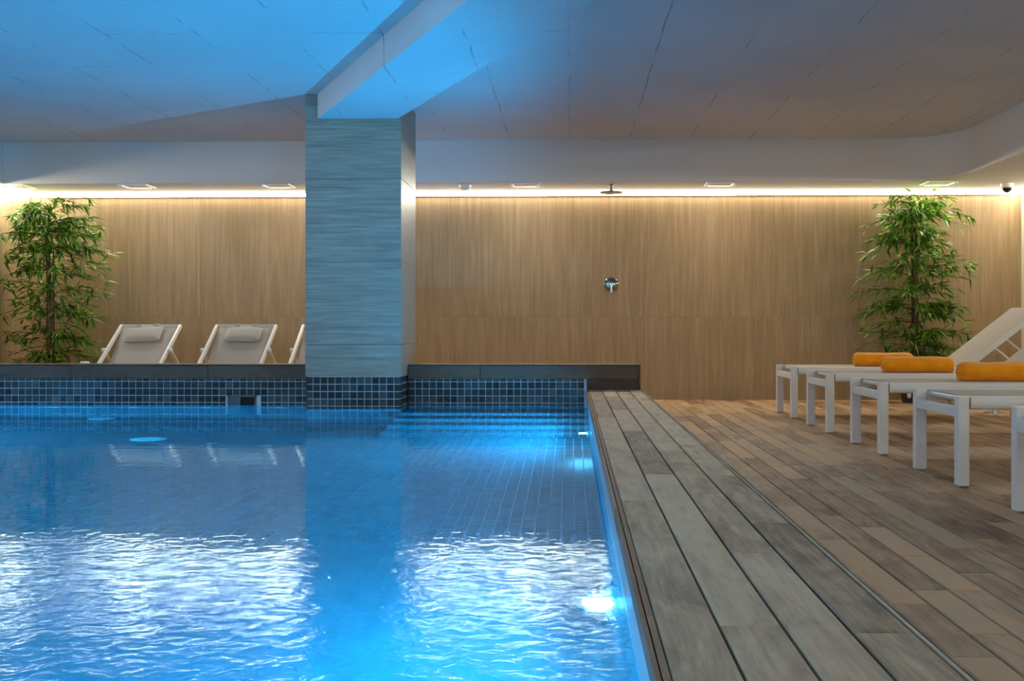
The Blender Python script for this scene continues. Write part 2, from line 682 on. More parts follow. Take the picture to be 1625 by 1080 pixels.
# ------------------------------------------------------------------ column
YC, YCB = 7.92, 8.66
XC0, XC1 = atY(484.5, 300, YC).x, atY(636.5, 300, YC).x
ins = .012
column = MB().box((XC0 + ins, YC + ins, ZP), (XC1 - ins, YCB - ins, ZC)).build('column', M['grout'])
tag(column, 'square column clad in horizontal grain travertine, standing in the pool edge', 'column', kind='structure')
zj = [atY(560, y, YC).z for y in (597.6, 546.5, 414.6, 283)] + [ZC - .001]
for z0, z1 in zip(zj[:-1], zj[1:]):
    h = z1 - z0 - .0025
    zc = (z0 + z1) / 2
    g = .0006
    for a, b in (((XC0, YC, -h / 2), (XC1, YC + ins, h / 2)), ((XC0, YCB - ins, -h / 2), (XC1, YCB, h / 2)),
                 ((XC0, YC + ins + g, -h / 2), (XC0 + ins, YCB - ins - g, h / 2)),
                 ((XC1 - ins, YC + ins + g, -h / 2), (XC1, YCB - ins - g, h / 2))):
        MB().box(a, b).build('stone_panel', M['col_stone'], column, bevel=.001, segs=1).location = (0, 0, zc)


# ------------------------------------------------------------------ mosaic helpers
def tile_mesh(w, h, mat, nrm):
    """one mosaic tile centred on the origin: nrm '-y', '+x', '+z'"""
    d, c = .006, .0022
    v = []
    for s, z in ((0, 0), (0, d - c), (c, d)):
        for a, b in ((-1, -1), (1, -1), (1, 1), (-1, 1)):
            v.append((a * (w / 2 - s), b * (h / 2 - s), z))
    f = []
    for L in (0, 4):
        for k in range(4):
            k2 = (k + 1) % 4
            f.append((L + k, L + k2, L + 4 + k2, L + 4 + k))
    f.append((8, 9, 10, 11))
    mp = {'-y': lambda a, b, z: (a, -z, b), '+x': lambda a, b, z: (z, a, b), '+z': lambda a, b, z: (a, b, z)}[nrm]
    mb = MB()
    mb.v = [mp(*p) for p in v]
    mb.f = f
    return mb.mesh('mosaic_tile', mat)


GAP = .0055


def tile_field(mb, org, u, v, nu, nv, p=T, d=.005, gap=GAP, ulen=None, vlen=None):
    """nu x nv raised tiles starting at org along u and v (unit vectors), normal u x v"""
    org, u, v = Vector(org), Vector(u), Vector(v)
    n = u.cross(v)
    for i in range(nu):
        for j in range(nv):
            a0, a1 = i * p + gap / 2, (i + 1) * p - gap / 2
            b0, b1 = j * p + gap / 2, (j + 1) * p - gap / 2
            if ulen is not None:
                a1 = min(a1, ulen)
            if vlen is not None:
                b1 = min(b1, vlen)
            if a1 - a0 < .004 or b1 - b0 < .004:
                continue
            c = [org + u * a + v * b for a, b in ((a0, b0), (a1, b0), (a1, b1), (a0, b1))]
            t = [q + n * d for q in c]
            k = len(mb.v)
            mb.v += [tuple(q) for q in c + t]
            mb.f += [(k + 4, k + 5, k + 6, k + 7), (k, k + 1, k + 5, k + 4), (k + 1, k + 2, k + 6, k + 5),
                     (k + 2, k + 3, k + 7, k + 6), (k + 3, k, k + 4, k + 7)]


# ------------------------------------------------------------------ swimming pool
pool = thing('swimming_pool', (-2.3, 3, ZP), 'raised rectangular swimming pool lined with dark mosaic tile', 'pool')


def under(o):
    UNDER.add(o.name)
    return o


def pp(mb, name, mat, parent=pool, **k):
    """build in world space, then parent to something at the pool's origin"""
    o = mb.build(name, mat, parent, **k)
    if parent is pool:
        o.matrix_parent_inverse = Matrix.Translation(-Vector(pool.location))
    return o


# basin shell (grout bed), open on top
under(pp(MB().box((XPL - .12, YF + .2, ZP - .12), (XP + .12, YE + .2, ZP)), 'basin_floor', M['grout']))
end_wall = pp(MB().box((XPL - .12, YE, ZP), (XC0 - .001, YE + .2, .298)), 'end_wall', M['grout'])
end_wall_r = pp(MB().box((XC1 + .001, YE, ZP), (XP + .37, YE + .2, .298)), 'end_wall', M['grout'])
under(pp(MB().box((XPL - .12, YF + .2, ZP), (XPL, YE, .298)), 'side_wall', M['grout']))
side = under(pp(MB().box((XP, YF + .2, ZP), (XP + .12, YE, ZT - .03)), 'side_wall', M['grout']))
under(pp(MB().box((XPL - .12, YF + .05, ZP), (XP + .12, YF + .2, ZT - .03)), 'side_wall', M['grout']))

# end wall tiles above the water: 4 rows, each tile an object
ZR = .276                        # top of the first full row
tm = tile_mesh(T - GAP, T - GAP, M['mosaic'], '-y')
half = tile_mesh(T - GAP, .298 - ZR - GAP * .6, M['mosaic'], '-y')
xs_l = [XC0 - T * (i + .5) for i in range(int((XC0 + 4.2) / T) + 1)]
xs_r = [XC1 + T * (i + .5) for i in range(int((XP - XC1) / T))]
sk0, sk1 = atY(362, 640, YE).x, atY(407, 640, YE).x
for j in range(4):
    for x in xs_l + xs_r:
        if j >= 2 and sk0 - T * .4 < x < sk1 + T * .4:
            continue
        link('mosaic_tile', tm, end_wall if x < XC0 else end_wall_r, (x, YE, ZR - T * (j + .5)))
for xs_, wl, x0, n0 in ((xs_l, end_wall, XC0 - 55 * T, 55), (xs_r, end_wall_r, XC1, 25)):
    topf = MB()
    for x in xs_:
        tile_field(topf, (x - T / 2, YE, ZR), (1, 0, 0), (0, 0, 1), 1, 1, vlen=.02)
    tag(topf.build('cut_mosaic_tiles', M['mosaic'], wl), kind='stuff')
    lowf = MB()
    tile_field(lowf, (x0, YE, ZR - 25 * T), (1, 0, 0), (0, 0, 1), n0, 21)
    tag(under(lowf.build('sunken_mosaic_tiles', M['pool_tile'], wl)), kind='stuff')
# floor, right wall
ff = MB()
tile_field(ff, (XP - T * 92, 1.9, ZP), (1, 0, 0), (0, 1, 0), 92, int((YE - 1.9) / T))
tag(under(pp(ff, 'floor_mosaic_tiles', M['pool_tile'])), kind='stuff')
rf = MB()
tile_field(rf, (XP, YE, ZW - .06 - 20 * T), (0, -1, 0), (0, 0, 1), int((YE - 1) / T), 20)
tag(under(pp(rf, 'wall_mosaic_tiles', M['pool_tile'])), kind='stuff')
# pale rim panels above and at the water on the right side
y = YE
while y > .2:
    y2 = y - .62
    pp(MB().box((XP - .004, y2 + .002, ZW - .06), (XP, y - .002, ZT - .035)), 'rim_panel', M['rim_stone'], bevel=.001, segs=1)
    y = y2
# column tiles
n_c = 13
pc = (XC1 - XC0) / n_c
tcol = tile_mesh(pc - GAP, T - GAP, M['mosaic'], '-y')
zt0 = zj[0]
for j in range(5):
    for i in range(n_c):
        link('mosaic_tile', tcol, column, (XC0 + pc * (i + .5), YC + ins, zt0 - T * (j + .5) - .001))
tside = tile_mesh(T - GAP, T - GAP, M['mosaic'], '+x')
for j in range(5):
    for i in range(7):
        link('mosaic_tile', tside, column, (XC1 - ins, YC + ins + T * (i + .5), zt0 - T * (j + .5) - .001))
lowc = MB()
tile_field(lowc, (XC0 + .006, YC + ins, zt0 - T * 26), (1, 0, 0), (0, 0, 1), 13, 21, p=pc)
tile_field(lowc, (XC1 - ins, YC + ins, zt0 - T * 26), (0, 1, 0), (0, 0, 1), 7, 21)
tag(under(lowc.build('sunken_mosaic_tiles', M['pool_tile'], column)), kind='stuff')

# stairs under water
XST = -1.19
stairs = under(pp(MB().box((XST, 7.79, ZP), (XST + .01, 7.8, ZP + .01)), 'stairs', M['grout']))
steps = [(7.79, .22), (7.545, .44), (7.30, .66), (7.06, .88)]
sb, st = MB(), MB()
prev = YE
for yk, dk in steps:
    z = ZW - dk
    sb.box((XST, yk, ZP), (XP, prev, z))
    tile_field(st, (XST, yk, z), (1, 0, 0), (0, 1, 0), 26, int((prev - yk) / T) + 1, ulen=XP - XST, vlen=prev - yk)
    tile_field(st, (XST, yk, z - .22), (1, 0, 0), (0, 0, 1), 26, 5, ulen=XP - XST, vlen=.22)
    prev = yk
old = stairs.data
stairs.data = sb.mesh('stairs', M['grout'])
tag(under(st.build('stair_mosaic_tiles', M['pool_tile'], stairs)), kind='stuff')

# skimmer opening in the end wall
szt, szb = ZR - 2 * T, .06
fr = MB()
fw = .012
for a, b in (((sk0, YE - .012, szt - fw), (sk1, YE + .002, szt)), ((sk0, YE - .012, szb), (sk1, YE + .002, szb + fw)),
             ((sk0, YE - .012, szb), (sk0 + fw, YE + .002, szt)), ((sk1 - fw, YE - .012, szb), (sk1, YE + .002, szt))):
    fr.box(a, b)
sk = pp(fr, 'skimmer', M['skimmer'])
MB().box((sk0 + fw, YE - .003, szb + fw), (sk1 - fw, YE - .001, szt - fw)).build('skimmer_mouth', M['black'], sk)
MB().box((sk0 + fw, YE - .010, szb + fw), (sk0 + (sk1 - sk0) * .45, YE - .005, szt - fw)).build('skimmer_flap', M['skimmer'], sk)

# pale floor and wall nozzles seen through the water
def nozzle(c, r, axis):
    s = -1 if axis == 'y' else 1
    o = pp(MB().lathe([(r, 0), (r, s * .012), (r * .8, s * .02), (r * .5, s * .02), (r * .45, s * .012), (0, s * .012)], c, 24, axis), 'water_nozzle', M['plastic'], smooth=True)
    return under(o)


nozzle((-2.58, 6.85, ZP), .11, 'z')
for px in (87, 213, 330, 447):
    nozzle((atY(px, 648, YE).x, YE - .005, ZW - .26), .04, 'y')
nozzle((atY(173, 663, YE).x, YE - .13, ZP), .10, 'z')

# water
wm = MB()
wm.quad((XPL, YF + .2, ZW), (XP, YF + .2, ZW), (XP, YE, ZW), (XPL, YE, ZW))
water = wm.build('pool_water', M['water'], smooth=True, fix=False)
tag(water, 'clear blue lit pool water with ripples and mirror reflections', 'water', kind='stuff')
water.cycles.is_caustics_caster = True

# ------------------------------------------------------------------ underwater lamps on the right wall, unseen added ones opposite
def pool_lamp(x, y, d, label, power):
    """d = -1: in the step side wall facing left; d = 1: added unseen in the opposite wall facing right"""
    lp = thing('pool_lamp', (x, y, ZW - .49), label, 'pool lamp', 'underwater lamps in the pool wall')
    under(MB().lathe([(.10, 0), (.10, d * .014), (.085, d * .022), (.07, d * .022), (.07, d * .012)], (0, 0, 0), 28, 'x').build('lamp_rim', M['plastic'], lp, smooth=True))
    under(MB().lathe([(.07, d * .010), (.05, d * .018), (.02, d * .021), (.0001, d * .0215)], (0, 0, 0), 28, 'x').build('lamp_lens', M['lens'], lp, smooth=True))
    ld = bpy.data.lights.new('lamp_light', 'SPOT')
    ld.energy = power
    ld.color = LAMP_COL
    ld.spot_size = math.radians(176)
    ld.spot_blend = .30
    ld.shadow_soft_size = .022
    ld.cycles.is_caustics_light = d < 0
    lo = bpy.data.objects.new('lamp_light', ld)
    COL.objects.link(lo)
    lo.parent = lp
    lo.location = (d * .034, 0, 0)
    lo.rotation_euler = (0, math.radians(-94 * d), 0)
    lg = bpy.data.lights.new('lens_glow', 'POINT')     # sideways light of the domed lens
    lg.energy = 24
    lg.color = (.10, .52, 1.0)
    lg.shadow_soft_size = .024
    lo = bpy.data.objects.new('lens_glow', lg)
    COL.objects.link(lo)
    lo.parent = lp
    lo.location = (d * .048, 0, 0)


pool_lamp(XP, 6.63, -1, 'round underwater pool lamp glowing blue beside the sunken stairs', LAMP_POWER)
pool_lamp(XP, 2.84, -1, 'bright round underwater pool lamp glowing white below the step edge, away from the stairs', LAMP_POWER)
pool_lamp(XP, -.95, -1, 'round underwater pool lamp below the step edge, farthest from the stairs', LAMP_POWER)
pool_lamp(XPL, 6.2, 1, 'unseen pool lamp added to turn the water bluer, in the wall opposite the step, near the skimmer', LAMP_POWER * 2.0)  # this and the next lamp are added out of view to blue the left water
pool_lamp(XPL, 2.4, 1, 'unseen pool lamp added to turn the water bluer, in the wall opposite the step, away from the skimmer', LAMP_POWER * 2.0)

# ------------------------------------------------------------------ coping on the pool end wall
YCF = 8.25
cop = thing('pool_coping', (-1, YCF, .3), 'dark timber coping boards capping the tiled end wall of the pool', 'coping')
copinv = Matrix.Translation(-Vector(cop.location))


def cp(mb, name, mat, bevel=.0025):
    o = mb.build(name, mat, cop, bevel=bevel, segs=1)
    o.matrix_parent_inverse = copinv
    return o


xj = [-4.87, atY(112, 590, YCF).x, atY(330, 590, YCF).x, XC0 - .001]
xk = [XC1 + .001, atY(762, 590, YCF).x, atY(1013, 590, YCF).x]
XB1 = atY(1016.5, 590, YCF).x
for a, b in list(zip(xj[:-1], xj[1:])) + list(zip(xk[:-1], xk[1:])):
    cp(MB().box((a + .001, YCF, .300), (b - .001, YCF + .022, CO - .004)), 'front_board', M['coping'])
    cp(MB().box((a + .001, YCF - .004, CO - .0035), (b - .001, YCF + .115, CO + .012 - .006)), 'top_board', M['coping'])
    cp(MB().box((a + .001, YCF + .12, CO - .0035), (b - .001, YCF + .236, CO + .012 - .006)), 'top_board', M['coping'])
XB0 = atY(931, 610, YCF).x
cp(MB().box((XB0, YCF, ZT + .002), (xk[-1] - .001, YCF + .022, .296)), 'front_board', M['coping'])
cp(MB().box((xk[-1], YCF - .002, ZT + .002), (XB1, YCF + .236, CO + .006)), 'end_board', M['coping'])
for a, b in ((-4.87, XC0 - .001), (XC1 + .001, XB1)):
    cp(MB().box((a, YE + .203, 0.003), (b, YE + .22, CO - .005)), 'back_board', M['coping'])
for px, py in ((12, 591), (107, 591), (332, 590), (659, 590), (766, 590), (868, 590)):
    p = atY(px, py, YCF)
    cp(MB().lathe([(.004, 0), (.004, -.0015), (.0001, -.002)], (p.x, YCF, p.z), 10, 'y'), 'screw', M['chrome'], 0)

# small white cap lying on the coping
p = atZ(75, 580.5, CO + .006)
tag(MB().lathe([(.036, 0), (.036, .008), (.028, .014), (.0001, .016)], (p.x, YCF + .17, CO + .0062), 20).build('white_cap', M['plastic'], smooth=True),
    'small white cap lying on the dark coping below the bamboo', 'cap')

# ------------------------------------------------------------------ raised step along the pool
step = thing('deck_step', (.3, 3, 0), 'raised walkway of grey weathered timber planks along the pool edge', 'step')
stinv = Matrix.Translation(-Vector(step.location))


def sp(mb, name, mat, bevel=.003):
    o = mb.build(name, mat, step, bevel=bevel, segs=1)
    o.matrix_parent_inverse = stinv
    return o


YN = YF + .25
sp(MB().box((XP + .122, YN, 0.0), (.498, YCF + .02, ZT - .024)), 'carcass', M['black'], 0)
sp(MB().box((.106, YN, ZT - .024 - .001), (.124, YCF + .0, ZT - .016)), 'edge_backing', M['black'], 0)
rows = [(.1275, .217), (.2215, .3115), (.3165, .406), (.411, .4965)]
joints = [[1.1, 2.92, 3.75, 4.58, 5.65, 6.9], [.6, 1.696, 2.62, 3.46, 4.9, 6.2, 7.4], [.2, 1.3, 2.25, 3.05, 4.1, 5.3, 6.6, 7.7],
          [-.3, .7, 1.66, 2.59, 3.42, 4.33, 5.7, 7.0]]
for (a, b), js in zip(rows, joints):
    ys = [YN] + js + [YCF - .001]
    for y0, y1 in zip(ys[:-1], ys[1:]):
        o = sp(MB().box((a, y0 + .0012, ZT - .022), (b, y1 - .0012, ZT)), 'plank', M['step'])
for a, b, zt, zb in ((.1055, .1135, ZT - .001, ZT - .034), (.1155, .1255, ZT, ZT - .03)):
    ys = [YN, .4, 1.75, 2.8, 4.25, 5.5, 7.0, YCF - .001]
    for y0, y1 in zip(ys[:-1], ys[1:]):
        sp(MB().box((a, y0 + .001, zb), (b, y1 - .001, zt)), 'edge_strip', M['fascia'], .001)
for a, b in ((.499, .5045), (.507, .5125)):
    ys = [YN, 1.2, 3.0, 4.9, 6.6, YCF + .24]
    for y0, y1 in zip(ys[:-1], ys[1:]):
        sp(MB().box((a, y0 + .001, .002), (b, y1 - .001, ZT + .001)), 'edge_board', M['step'], .0012)

# ------------------------------------------------------------------ deck planks
PITCH, PW = .0945, .0905
gx = .8597
k0 = math.floor((.514 - gx) / PITCH)
hidden = MB()
k = k0
drng = random.Random(21)
while True:
    a = gx + k * PITCH + .002
    b = a + PW
    k += 1
    if a > XR - .02:
        break
    a, b = max(a, .5135), min(b, XR - .002)
    if b - a < .01:
        continue
    y = YB - PT - .002
    first = True
    while y > YF + .05:
        L = drng.choice((.45, .62, .8, .95, 1.1, 1.35)) * drng.uniform(.85, 1.15)
        if first:
            L *= drng.random() * .8 + .2
            first = False
        y2 = max(y - L, YF + .02)
        if y2 - YF < .3:
            y2 = YF + .02
        seen = y > a * F / (W - VPX) * .98 and y > 1.9
        mb = MB().box((a, y2 + .0012, -.021), (b, y - .0012, 0))
        if seen:
            mb.build('plank', M['deck'], floor, bevel=.0025, segs=1)
        else:
            n = len(hidden.v)
            hidden.v += mb.v
            hidden.f += [tuple(i + n for i in q) for q in mb.f]
        y = y2
x = XL + .002
while x < .49:
    y = YB - PT - .002
    while y > 8.52:
        y2 = max(y - drng.uniform(.5, 1.2), 8.51)
        hidden.box((x, y2 + .001, -.021), (min(x + PW, .511), y - .001, 0))
        y = y2
    x += PITCH
tag(hidden.build('far_planks', M['deck'], floor), kind='stuff')

# ------------------------------------------------------------------ led strips under the soffit
def led(name, p, q, label, mat='led'):
    """p, q: ends along the wall; profile sits in the corner of wall and soffit"""
    p, q = Vector(p), Vector(q)
    t = (q - p).normalized()
    n = Vector((0, 0, 1)).cross(t)
    root = thing(name, p, label, 'led strip', 'led strips under the soffit')
    L = (q - p).length
    prof, dif = MB(), MB()

    def mp(s, a, b):
        return tuple(t * s + n * a + Vector((0, 0, b)))
    prof.extrude([(0, 0), (.027, 0), (.027, -.003), (.008, -.034), (0, -.034)], 0, L, mp)
    prof.build('profile', M['white_metal'], root)
    k = int(L / .5)
    for i in range(k):
        s0, s1 = L * i / k, L * (i + 1) / k
        A, B = (.0256, -.0065), (.0103, -.0315)
        dif.quad(mp(s0, *A), mp(s0, *B), mp(s1, *B), mp(s1, *A))
    dif.build('diffuser', M[mat], root, fix=False)
    return root


led('led_strip', (XR - .002, YB - PT - .0005, ZS - .0005), (XL + .02, YB - PT - .0005, ZS - .0005), 'long glowing white led strip along the top of the back wall')
led('led_strip', (XL + PT + .001, YB - .05, ZS - .0005), (XL + PT + .001, YF + .06, ZS - .0005), 'glowing led strip on the side wall above the bamboo by the deck chairs', 'led_soft')
led('led_strip', (XR - .0005, YF + .1, ZS - .0005), (XR - .0005, YB - .06, ZS - .0005), 'glowing led strip at the top of the cream wall beyond the sunbeds', 'led_soft')
led('led_strip', (XL + .01, YF + .0005, ZS - .0005), (XR - .06, YF + .0005, ZS - .0005), 'unseen led strip added as warm fill, on the wall opposite the travertine wall')  # added behind the camera to brighten the near deck, step and soffit face


# ------------------------------------------------------------------ sunbeds
def make_lounger():
    r = thing('sun_lounger', (0, 0, 0), '', 'sunbed')
    LW, TZ, BX, LEN = .64, .378, 1.27, 1.98
    hw = LW / 2
    # rounded rail profile: across (y) and height (z), outer side rounded
    for s in (-1, 1):
        poly = []
        for an in range(0, 181, 20):
            a_ = math.radians(an)
            poly.append((hw - .016 + .016 * math.sin(a_), TZ - .027 + .027 * math.cos(a_)))
        poly += [(hw - .042, TZ - .054), (hw - .042, TZ)]
        MB().extrude([(s * a, b) for a, b in poly], .052, LEN - .02, lambda t, a, b: (t, a, b)).build('side_rail', M['white_metal'], r, smooth=True)
    for x in (0, 1.62):
        for s in (-1, 1):
            poly = [(0.0, hw - .056), (.046, hw - .056), (.05, hw - .052)]
            poly += [(.05 - .018 + .018 * math.cos(a), hw - .018 + .018 * math.sin(a)) for a in (0, .5, 1.05, 1.57)]
            poly += [(.004, hw), (0, hw - .004)]
            zt = TZ + .001 if x == 0 else TZ - .05
            MB().extrude([(x + a, s * b) for a, b in poly], 0.006, zt, lambda t, a, b: (a, b, t)).build('leg', M['white_metal'], r)
            MB().box((x + .006, s * (hw - .03) - .018, 0), (x + .044, s * (hw - .03) + .018, .007)).build('leg_cap', M['grey_plastic'], r)
    MB().box((.001, -hw + .055, TZ - .088), (.03, hw - .055, TZ - .045)).build('end_bar', M['white_metal'], r, bevel=.004)
    MB().box((1.63, -hw + .055, TZ - .10), (1.66, hw - .055, TZ - .06)).build('cross_bar', M['white_metal'], r, bevel=.004)
    MB().tube([(.075, -hw + .04, TZ - .017), (.075, hw - .04, TZ - .017)], .014, 10).build('sling_rod', M['white_metal'], r, smooth=True)
    MB().box((.062, -hw + .04, TZ - .004), (BX - .01, hw - .04, TZ - .0005)).build('seat_sling', M['sling'], r)
    for s in (-1, 1):
        MB().lathe([(.009, 0), (.011, -.006), (.010, -.026), (.004, -.031)], (.16, s * (hw - .028), TZ - .05), 12).build('glide_peg', M['plastic'], r, smooth=True)
    # raised backrest
    an = math.radians(38)
    bl = .74
    back = MB()
    ca, sa = math.cos(an), math.sin(an)

    def bp(t, y, h):
        return (BX + t * ca - h * sa, y, TZ - .02 + t * sa + h * ca)
    iw = hw - .05
    slab = [(0, -iw), (bl, -iw), (bl, iw), (0, iw)]
    for s in (-1, 1):
        back.extrude([(s * iw - .018, -.02), (s * iw + .018, -.02), (s * iw + .018, .018), (s * iw - .018, .018)], 0, bl, lambda t, a, b: bp(t, a, b))
    back.extrude([(bl - .03, -.018), (bl, -.018), (bl, .016), (bl - .03, .016)], -iw, iw, lambda t, a, b: bp(a, t, b))
    bo = back.build('backrest', M['white_metal'], r)
    MB().extrude([(0.01, .012), (bl - .005, .012), (bl - .005, .020), (0.01, .020)], -iw - .012, iw + .012, lambda t, a, b: bp(a, t, b)).build('back_sling', M['sling'], bo)
    sup = MB()
    for s in (-1, 1):
        p0 = bp(.40, s * (iw - .04), -.015)
        sup.tube([p0, (BX + .62, s * (iw - .04), TZ - .03)], .009, 8)
    sup.tube([(BX + .62, -iw + .04, TZ - .03), (BX + .62, iw - .04, TZ - .03)], .009, 8)
    sup.build('support_strut', M['white_metal'], r, smooth=True)
    return r


lounger = make_lounger()
lab = ['white sunbed closest to the travertine wall, rolled orange towel on it',
       'white sunbed with orange towel, second out from the travertine wall',
       'white sunbed with orange towel, third out from the travertine wall',
       'white sunbed without a towel in front of it, fourth out from the travertine wall',
       'white sunbed at the open end of the row, fifth out from the travertine wall']
XLG = 1.615
ymid = [8.76, 7.56, 6.31, 5.10, 3.86]
for i, yv in enumerate(ymid):
    o = lounger if i == 0 else copy_tree(lounger)
    o.location = (XLG + (.012, .005, 0, 0, -.015)[i], yv, 0)
    o['label'] = lab[i]
    o['group'] = 'sunbeds in a row on the deck'


# ------------------------------------------------------------------ rolled towels
def towel(c, L, rad, rz, seed, label):
    rg = random.Random(seed)
    ph = [rg.uniform(0, 6.28) for _ in range(6)]
    root = thing('rolled_towel', c, label, 'towel', 'orange rolled towels on sunbeds')
    root.rotation_euler = (0, 0, rz)
    nu, nv = 36, 40
    mb = MB()
    for i in range(nu + 1):
        u = i / nu
        x = (u - .5) * L
        e = min(u, 1 - u) * L
        rr = rad * (1 - .20 * max(0, 1 - e / .03) ** 2)
        for j in range(nv):
            a = 2 * math.pi * j / nv
            w = 1 + .018 * math.sin(3 * a + 9 * u + ph[0]) + .014 * math.sin(17 * u + 2 * a + ph[1]) + .010 * math.sin(31 * u - a + ph[2])
            # step where the outer flap ends
            da = (a - 2.3) % (2 * math.pi)
            w += .05 * (1 - da / (2 * math.pi))
            y, z = 1.12 * rr * w * math.cos(a), rr * w * math.sin(a)
            z = max(z, -rad * .86)
            mb.v.append((x, y, z + rad * .86))
    for i in range(nu):
        for j in range(nv):
            j2 = (j + 1) % nv
            mb.f.append((i * nv + j, i * nv + j2, (i + 1) * nv + j2, (i + 1) * nv + j))
    mb.build('towel_roll', M['towel'], root, smooth=True)
    for s in (-1, 1):
        sp_ = MB()
        pts = []
        for k in range(64):
            t = k / 63
            a = t * 5.6 * math.pi
            rr = rad * (.10 + .78 * t)
            pts.append((s * L / 2 * (.995 - .004 * t), 1.12 * rr * math.cos(a), max(rr * math.sin(a), -rad * .8) + rad * .86))
        sp_.tube(pts, .0058, 6)
        # backing disc
        n = len(sp_.v)
        for k in range(24):
            a = 2 * math.pi * k / 24
            sp_.v.append((s * L / 2 * .985, 1.12 * rad * .82 * math.cos(a), max(rad * .82 * math.sin(a), -rad * .8) + rad * .86))
        sp_.f.append(tuple(range(n, n + 24)))
        sp_.build('roll_end', M['towel'], root, smooth=True)
    return root


ST = .3785
for (p0, p1, yv, rz, sd, lb) in (
        (1356, 1446, 8.70, -.04, 3, 'orange towel roll on the sunbed closest to the travertine wall'),
        (1401, 1509, 7.48, -.05, 5, 'orange towel roll with coiled end showing, on the second sunbed from the travertine wall'),
        (1522, 1652, 6.25, -.05, 9, 'orange towel roll on the third sunbed from the travertine wall')):
    xa, xb = atY(p0, 575, yv).x, atY(p1, 575, yv).x
    towel(((xa + xb) / 2, yv, ST), xb - xa, .055, rz, sd, lb)


# ------------------------------------------------------------------ deckchairs behind the pool
def make_deckchair():
    r = thing('deck_chair', (0, 0, 0), '', 'deck chair')
    wd_ = .54
    hw = wd_ / 2 - .014
    top, bot = Vector((0, 0, .69)), Vector((0, -1.02, .012))
    for s in (-1, 1):
        MB().bar((s * hw, bot.y, bot.z), (s * hw, top.y, top.z), .026, .034, (1, 0, 0)).build('side_rail', M['white_metal'], r, bevel=.005)
    MB().bar((-hw, 0, .688), (hw, 0, .688), .026, .026, (0, 0, 1)).build('top_bar', M['white_metal'], r, bevel=.005)
    MB().bar((-hw, -1.0, .028), (hw, -1.0, .028), .026, .026, (0, 0, 1)).build('foot_bar', M['white_metal'], r, bevel=.005)
    for s in (-1, 1):
        MB().tube([(s * (hw + .026), -.32, .480), (s * (hw + .026), .42, .012)], .014, 10).build('rear_leg', M['white_metal'], r, smooth=True)
        MB().lathe([(.020, -.012), (.020, .012), (.012, .018), (.0001, .019)], (s * (hw + .024), -.32, .482), 16, 'x').build('pivot_knob', M['plastic'], r, smooth=True)
    MB().bar((-hw - .02, .40, .026), (hw + .02, .40, .026), .024, .024, (0, 0, 1)).build('rear_bar', M['white_metal'], r, bevel=.004)
    sl = MB()
    n, mcols = 18, 8
    for i in range(n + 1):
        t = i / n
        y = -.015 - .96 * t
        z = .675 - .64 * t - .10 * math.sin(math.pi * t)
        w = (wd_ - .085) / 2 + .006 * math.cos(2 * math.pi * t)
        for j in range(mcols + 1):
            q = j / mcols * 2 - 1
            sl.v.append((q * w, y, z + .012 * (q * q)))
    for i in range(n):
        for j in range(mcols):
            a = i * (mcols + 1) + j
            sl.f.append((a, a + 1, a + mcols + 2, a + mcols + 1))
    so = sl.build('sling', M['sling'], r, smooth=True)
    md = so.modifiers.new('thick', 'SOLIDIFY')
    md.thickness = .003
    # head pillow
    pm = MB()
    nu, nv = 14, 14
    an = math.radians(40)
    ca, sa = math.cos(an), math.sin(an)
    for side in (1, -1):
        b0 = len(pm.v)
        for i in range(nu + 1):
            for j in range(nv + 1):
                u, v = i / nu * 2 - 1, j / nv * 2 - 1
                th = .030 * (max(0, 1 - u ** 4) * max(0, 1 - v ** 4)) ** .45
                lx, ly = u * .155, v * .085
                up_ = side * th
                pm.v.append((lx, -.108 + ly * ca - up_ * sa, .615 + ly * sa + up_ * ca))
        for i in range(nu):
            for j in range(nv):
                a = b0 + i * (nv + 1) + j
                pm.f.append((a, a + 1, a + nv + 2, a + nv + 1))
    pil = pm.build('pillow', M['sling'], r, smooth=True)
    for s in (-1, 1):
        MB().box((s * .075 - .02, -.022, .672), (s * .075 + .02, .020, .706)).build('strap', M['sling'], pil, bevel=.005)
    return r


chair = make_deckchair()
YCH = 9.69
clab = ['pale deck chair with crooked pillow, standing next to the bamboo plant',
        'pale deck chair with straight pillow, between the column and the chair by the bamboo',
        'pale deck chair half hidden behind the clad column']
for i, (p0, p1) in enumerate(((189, 291), (341, 442), (478, 580))):
    o = chair if i == 0 else copy_tree(chair)
    xa, xb = atY(p0, 516, YCH).x, atY(p1, 516, YCH).x
    o.location = ((xa + xb) / 2, YCH, 0)
    o['label'] = clab[i]
    o['group'] = 'deck chairs by the travertine wall'
for ch in chair.children:
    if ch.name.startswith('pillow'):
        ch.rotation_euler = (0, math.radians(-2.5), 0)
        ch.location = (.0, 0, 0.0)


